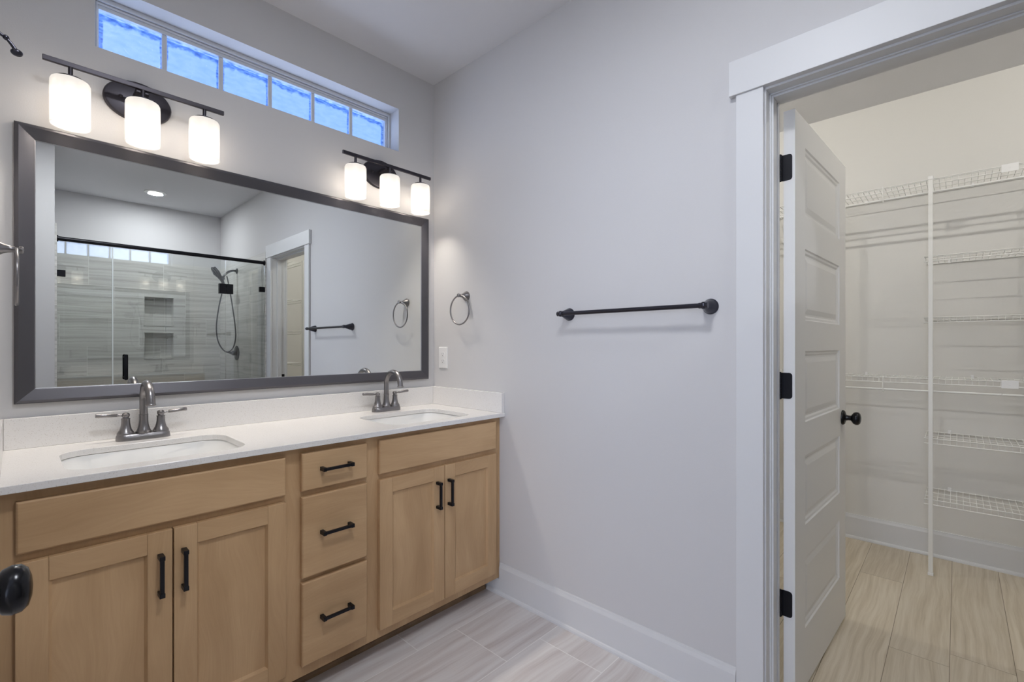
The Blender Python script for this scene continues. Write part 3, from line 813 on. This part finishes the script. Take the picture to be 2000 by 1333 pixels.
rh = thing('robe_hook', 'small dark curved robe hook at the upper left edge', 'hook', (XL-0.008, -0.95, 1.80))
q = MB(); q.lathe([(0.0, 0.0), (0.024, 0.0), (0.025, 0.003), (0.021, 0.007), (0.012, 0.010), (0.007, 0.016)], (XL-0.0078, -0.95, 1.793), (1, 0, 0), 24)
q.build('base', M['barblack'], rh, smooth=True)
q = MB()
q.tube([(XL+0.002, -0.95, 1.794), (XL+0.016, -0.95, 1.800), (XL+0.026, -0.95, 1.7975), (XL+0.034, -0.95, 1.793), (XL+0.041, -0.95, 1.784), (XL+0.046, -0.95, 1.776)], [0.0050, 0.0040, 0.0030, 0.0026, 0.0030, 0.0034], 12)
q.sphere((XL+0.0335, -0.95, 1.7935), 0.0047, 14)
q.sphere((XL+0.047, -0.95, 1.772), 0.0085, 16, (1, 1, 0.72))
q.build('arm', M['barblack'], rh, smooth=True)

# ------------------------------------------------------------------ outlet
ol = thing('wall_outlet', 'white duplex wall outlet below the towel ring', 'outlet', (0, -0.091, 1.168))
q = MB(); q.ring_loft([[(-d, -0.091+a*sc, 1.168+b_*sc2) for a, b_ in ((-1,-1),(1,-1),(1,1),(-1,1))] for d, sc, sc2 in ((0.0003, 0.0375, 0.060), (0.004, 0.0375, 0.060), (0.0062, 0.0345, 0.057))])
q.build('cover_plate', M['plastic'], ol, bevel=0.0008)
for dz in (-0.0195, 0.0195):
    q = MB(); q.plate([(-0.091+u, 1.168+dz+v) for u, v in rrect(-0.0165, 0.0165, -0.0145, 0.0145, 0.0125, 6)], [], -0.0062, -0.0078, 'x')
    so = q.build('socket', M['plastic'], ol, bevel=0.0005)
    q = MB()
    q.box(-0.0079, -0.0082, -0.0980, -0.0965, 1.168+dz-0.001, 1.168+dz+0.0075); q.box(-0.0079, -0.0082, -0.0855, -0.0840, 1.168+dz-0.001, 1.168+dz+0.0065)
    q.lathe([(0.0024, 0), (0.0024, 0.0003)], (-0.0079, -0.091, 1.168+dz-0.0065), (-1, 0, 0), 12)
    q.build('slots', M['void'], so)
q = MB(); q.lathe([(0.0032, 0), (0.0032, 0.0008), (0.002, 0.0014)], (-0.0062, -0.091, 1.168), (-1, 0, 0), 14)
q.build('screw', M['plastic'], ol)

# ------------------------------------------------------------------ shower
YG = -2.665
sp_ = thing('shower_header', 'black round header bar over the shower glass', 'shower bar', (-0.735, YG, 2.034))
q = MB(); q.cyl((-1.4515, YG, 2.034), (-0.0105, YG, 2.034), 0.016, n=24); q.build('bar', M['black'], sp_, smooth=True)
for a, b_ in ((-1.4518, -1.444), (-0.0185, -0.0102)):
    MB().cyl((a, YG, 2.034), (b_, YG, 2.034), 0.024, n=24).build('flange', M['black'], sp_, smooth=True)
cb = MB().box(-1.4515, -0.0105, YG-0.055, YG+0.045, 0.0, 0.11).build('shower_curb', M['tilexz'], None, bevel=0.003)
tag(setback(cb, (-0.73, YG, 0)), 'low tiled curb under the shower glass', 'curb')
def glass_panel(x0, x1, name, label, cat):
    g_ = thing(name, label, cat, ((x0+x1)/2, YG, 0.112))
    MB().box(x0, x1, YG-0.005, YG+0.005, 0.112, 2.016).build('glass', M['showerglass'], g_)
    return g_
g1 = glass_panel(-1.4500, -1.1395, 'fixed_shower_panel', 'narrow fixed glass shower panel next to the white wall end', 'glass panel')
g2 = glass_panel(-1.1305, -0.3445, 'shower_door', 'clear glass shower door with a black vertical handle', 'shower door')
g3 = glass_panel(-0.3395, -0.0120, 'fixed_shower_panel', 'fixed glass shower panel next to the closet doorway', 'glass panel')
MB().box(-1.1390, -1.1310, YG-0.006, YG+0.010, 0.112, 2.014).build('door_seal', M['sealstrip'], g2)
q = MB()
for s in (1, -1):
    yy = YG + s*0.045
    q.tube([(-1.056, YG+s*0.0052, 0.985), (-1.056, yy-s*0.006, 0.985), (-1.056, yy, 0.991)], 0.0085, 14)
    q.tube([(-1.056, YG+s*0.0052, 1.145), (-1.056, yy-s*0.006, 1.145), (-1.056, yy, 1.139)], 0.0085, 14)
    q.lathe([(0.0, 0.0), (0.009, 0.002), (0.0125, 0.008), (0.0125, 0.197), (0.009, 0.203), (0.0, 0.205)], (-1.056, yy, 0.9625), (0, 0, 1), 18)
q.build('handle', M['black'], g2, smooth=True)
for hz in (1.755, 0.42):
    q = MB(); q.box(-0.3975, -0.3435, YG-0.018, YG+0.018, hz-0.045, hz+0.045); q.box(-0.3405, -0.286, YG-0.018, YG+0.018, hz-0.045, hz+0.045)
    q.cyl((-0.342, YG, hz-0.04), (-0.342, YG, hz+0.04), 0.007, n=14)
    q.box(-0.374, -0.370, YG+0.018, YG+0.0195, hz-0.022, hz+0.018)
    q.build('hinge', M['black'], g2, bevel=0.003)
for (par, a, b_) in ((g1, -1.4515, -1.405), (g3, -0.0610, -0.0105)):
    MB().box(a, b_, YG-0.014, YG+0.014, 1.752, 1.800).build('wall_clamp', M['black'], par, bevel=0.002)

YV = -3.485
sh = thing('hand_shower', 'dark hand shower docked on its arm with a looping hose', 'shower head', (-0.010, YV, 2.04))
q = MB(); q.lathe([(0.0, 0.0), (0.030, 0.0), (0.030, 0.004), (0.014, 0.012)], (-0.010, YV, 2.045), (-1, 0, 0), 24)
q.tube([(-0.014, YV, 2.045), (-0.05, YV, 2.045), (-0.09, YV, 2.030), (-0.125, YV, 1.995), (-0.145, YV, 1.965)], 0.0115, 14)
q.sphere((-0.150, YV, 1.952), 0.024, 18)
q.build('arm', M['rubber'], sh, smooth=True)
q = MB()
q.tube([(-0.135, YV, 1.880), (-0.150, YV, 1.925), (-0.175, YV, 1.965), (-0.205, YV, 2.005), (-0.235, YV, 2.060)], [0.013, 0.016, 0.022, 0.034, 0.020], 16)
hd = Vector((-0.70, 0, -0.45)).normalized()
q.lathe([(0.0, -0.012), (0.030, -0.010), (0.052, 0.004), (0.055, 0.014), (0.050, 0.018), (0.0, 0.018)], (-0.212, YV, 2.020), hd, 28)
q.build('hand_piece', M['rubber'], sh, smooth=True)
q = MB(); pts = []
ctrl = [(-0.135, 1.885), (-0.155, 1.80), (-0.190, 1.62), (-0.210, 1.44), (-0.200, 1.30), (-0.160, 1.205), (-0.110, 1.170), (-0.062, 1.205), (-0.034, 1.300), (-0.034, 1.43), (-0.055, 1.62), (-0.080, 1.80), (-0.100, 1.93), (-0.110, 1.985)]
for i in range(len(ctrl)-1):
    p0 = ctrl[max(i-1, 0)]; p1 = ctrl[i]; p2 = ctrl[i+1]; p3 = ctrl[min(i+2, len(ctrl)-1)]
    for s in range(6):
        t_ = s/6
        f_ = lambda a, b_, c, d_: 0.5*((2*b_)+(-a+c)*t_+(2*a-5*b_+4*c-d_)*t_*t_+(-a+3*b_-3*c+d_)*t_**3)
        pts.append((f_(p0[0], p1[0], p2[0], p3[0]), YV + 0.03*math.sin(PI*(i+t_)/(len(ctrl)-1)), f_(p0[1], p1[1], p2[1], p3[1])))
q.tube(pts, 0.0065, 10); q.build('hose', M['rubber'], sh, smooth=True)
sv = thing('shower_valve', 'round dark shower valve on the tiled wall below the hose', 'shower valve', (-0.010, YV, 1.157))
q = MB(); q.lathe([(0.0, 0.0), (0.078, 0.0), (0.080, 0.004), (0.074, 0.009), (0.030, 0.014), (0.026, 0.020), (0.024, 0.045), (0.020, 0.050), (0.0, 0.052)], (-0.0102, YV, 1.157), (-1, 0, 0), 36)
q.build('escutcheon', M['rubber'], sv, smooth=True)
q = MB(); q.tube([(-0.050, YV, 1.157), (-0.062, YV, 1.158), (-0.085, YV, 1.164), (-0.125, YV, 1.172)], [0.020, 0.015, 0.010, 0.007], 14); q.build('lever', M['rubber'], sv, smooth=True)

# ------------------------------------------------------------------ shower downlight, added ceiling fill, closet lamps
lab = ['round recessed downlight over the shower', 'wide round fill light added on the unseen middle of the bathroom ceiling']
for (lx, ly, _, lr), l_ in zip(DOWN_AND_FILL, lab):
    t_ = thing('downlight_or_fill', l_, 'ceiling light', (lx, ly, CH), group='recessed downlights')
    q = MB(); q.lathe([(lr-0.002, -0.0005), (lr+0.030, -0.0005), (lr+0.028, -0.006), (lr+0.002, -0.008), (lr-0.002, -0.004)], (lx, ly, CH), (0,0,1), 40, cap0=False, cap1=False)
    q.build('trim_ring', M['plastic'], t_, smooth=True)
    q = MB(); q.lathe([(0.0, -0.0008), (lr, -0.0008), (lr, -0.004), (0.0, -0.0045)], (lx, ly, CH), (0,0,1), 36)
    q.build('lens', M['lens'], t_, smooth=True)
for (lx, ly), l_ in zip(CLOSET_LAMPS, ('bare bulb closet ceiling lamp behind the open door', 'bare bulb closet ceiling lamp toward the far end')):
    t_ = thing('closet_lamp', l_, 'ceiling light', (lx, ly, CH), group='closet lamps')
    q = MB(); q.lathe([(0.0, -0.0005), (0.050, -0.0005), (0.048, -0.012), (0.022, -0.022), (0.016, -0.040), (0.0, -0.041)], (lx, ly, CH), (0,0,1), 28); q.build('lamp_base', M['plastic'], t_, smooth=True)
    q = MB(); q.lathe([(0.012, -0.0405), (0.016, -0.046), (0.022, -0.056), (0.018, -0.064), (0.0, -0.068)], (lx, ly, CH), (0,0,1), 20); q.build('bulb', M['bulb'], t_, smooth=True)

# ------------------------------------------------------------------ wire shelving
def wire_shelf(L, rod, label, loc, rz=0, D=0.305, hooks=(), plate_at=None, clips=2, group='wire closet shelves'):
    """local: wall at x=0, shelf reaches to x=-D, runs along y from 0 to -L, deck at z=0"""
    t_ = thing('wire_shelf', label, 'shelf', loc, rz, group)
    q = MB()
    n = int(L/0.0254)
    for i in range(n+1):
        y = -0.004 - i*(L-0.008)/n
        q.tube([(-0.004, y, 0.0), (-D+0.006, y, 0.0), (-D+0.0015, y, -0.004), (-D+0.001, y, -0.027)], 0.00135, 5)
    for (x, z, r) in ((-0.006, -0.003, 0.0028), (-0.125, -0.003, 0.0026), (-D+0.014, -0.003, 0.0022), (-D+0.0005, 0.0, 0.0028), (-D+0.001, -0.027, 0.0030)):
        q.tube([(x, 0, z), (x, -L, z)], r, 8)
    if not rod: q.tube([(-0.215, 0, -0.003), (-0.215, -L, -0.003)], 0.0022, 8)
    q.build('wire_deck', M['wire'], t_, smooth=True, world=False)
    if rod:
        q = MB(); q.tube([(-D+0.010, 0, -0.068), (-D+0.010, -L, -0.068)], 0.0052, 10); q.build('hang_rod', M['wire'], t_, smooth=True, world=False)
        for hy in hooks:
            q = MB(); q.tube([(-D+0.004, -hy, 0.006), (-D-0.003, -hy, 0.000), (-D-0.003, -hy, -0.060), (-D+0.003, -hy, -0.080), (-D+0.012, -hy, -0.082)], 0.0030, 8)
            q.build('rod_hook', M['wire'], t_, smooth=True, world=False)
    for i in range(clips):
        cy = -0.10 - i*(L-0.2)/max(1, clips-1)
        q = MB(); q.box(-0.011, -0.0003, cy-0.007, cy+0.007, -0.008, 0.014); q.build('wall_clip', M['plastic'], t_, bevel=0.002, world=False)
    if plate_at is not None:
        q = MB(); q.box(-D-0.0065, -D-0.0035, -plate_at-0.030, -plate_at+0.030, -0.034, 0.006)
        q.lathe([(0.003, 0), (0.003, 0.001)], (-D-0.0065, -plate_at, -0.014), (-1, 0, 0), 10)
        q.build('joint_cover', M['plastic'], t_, bevel=0.001, world=False)
    return t_
XW = 2.045
ys0 = -0.722
for (z, lv) in ((2.137, 'top'), (1.056, 'waist height')):
    L1 = 2.362 - 0.722
    wire_shelf(L1, True, 'white wire shelf with hang rod, %s, running behind the open door' % lv, (XW, ys0, z), hooks=(1.892-0.722, 1.10-0.722), clips=4)
    wire_shelf(4.198-2.365, True, 'white wire shelf with hang rod, %s, right of the joint cover' % lv, (XW, -2.365, z), hooks=(), plate_at=0.026, clips=5)
for (z, lv) in ((1.720, 'second from the top'), (1.388, 'third from the top'), (0.733, 'second from the floor'), (0.402, 'lowest')):
    wire_shelf(0.92, False, 'short white wire shelf right of the pole, %s' % lv, (XW, -2.068, z), clips=3)
def pole(x, y, label, top=2.135):
    t_ = thing('shelf_pole', label, 'pole', (x, y, 0), group='white shelf poles')
    MB().box(-0.0075, 0.0075, -0.0095, 0.0095, 0.012, top-0.004).build('post', M['wire'], t_, bevel=0.002, world=False)
    MB().box(-0.0095, 0.0095, -0.0115, 0.0115, 0.0, 0.014).build('foot_cap', M['plastic'], t_, bevel=0.002, world=False)
    MB().box(-0.0095, 0.0095, -0.0115, 0.0115, top-0.016, top+0.004).build('top_cap', M['plastic'], t_, bevel=0.003, world=False)
pole(1.722, -2.096, 'tall white square pole standing on the plank floor in front of the shelves', 2.145)
pole(1.722, -2.985, 'white square pole at the far end of the short shelves', 2.145)
# tower on the near closet wall and hanging shelves on the end wall (seen in the mirror)
for (z, lv) in ((2.120, 'topmost'), (1.720, 'second'), (1.388, 'third'), (1.056, 'fourth'), (0.733, 'fifth'), (0.402, 'bottom')):
    wire_shelf(0.92, False, 'short white wire shelf seen in the mirror inside the closet, %s of its stack' % lv, (0.12, -3.790, z), rz=PI, clips=2)
pole(0.435, -2.870+0.012, 'white shelf pole seen in the mirror through the closet doorway', 2.135)
for z, lv in ((2.120, 'upper'), (1.680, 'lower')):
    t_ = wire_shelf(1.27, True, '%s wire shelf on the closet end wall seen in the mirror' % lv, (0.46, -4.22, z), rz=-PI/2+PI, clips=3)
    t_.rotation_euler = (0, 0, PI/2)
    t_.location = (0.46, -4.22, z)
    for bx in (0.25, 0.9):
        q = MB(); q.tube([(-0.290, -bx, -0.030), (-0.004, -bx, -0.300)], 0.004, 8); q.tube([(-0.004, -bx, -0.02), (-0.004, -bx, -0.32)], 0.004, 8)
        q.build('diagonal_brace', M['wire'], t_, smooth=True, world=False)
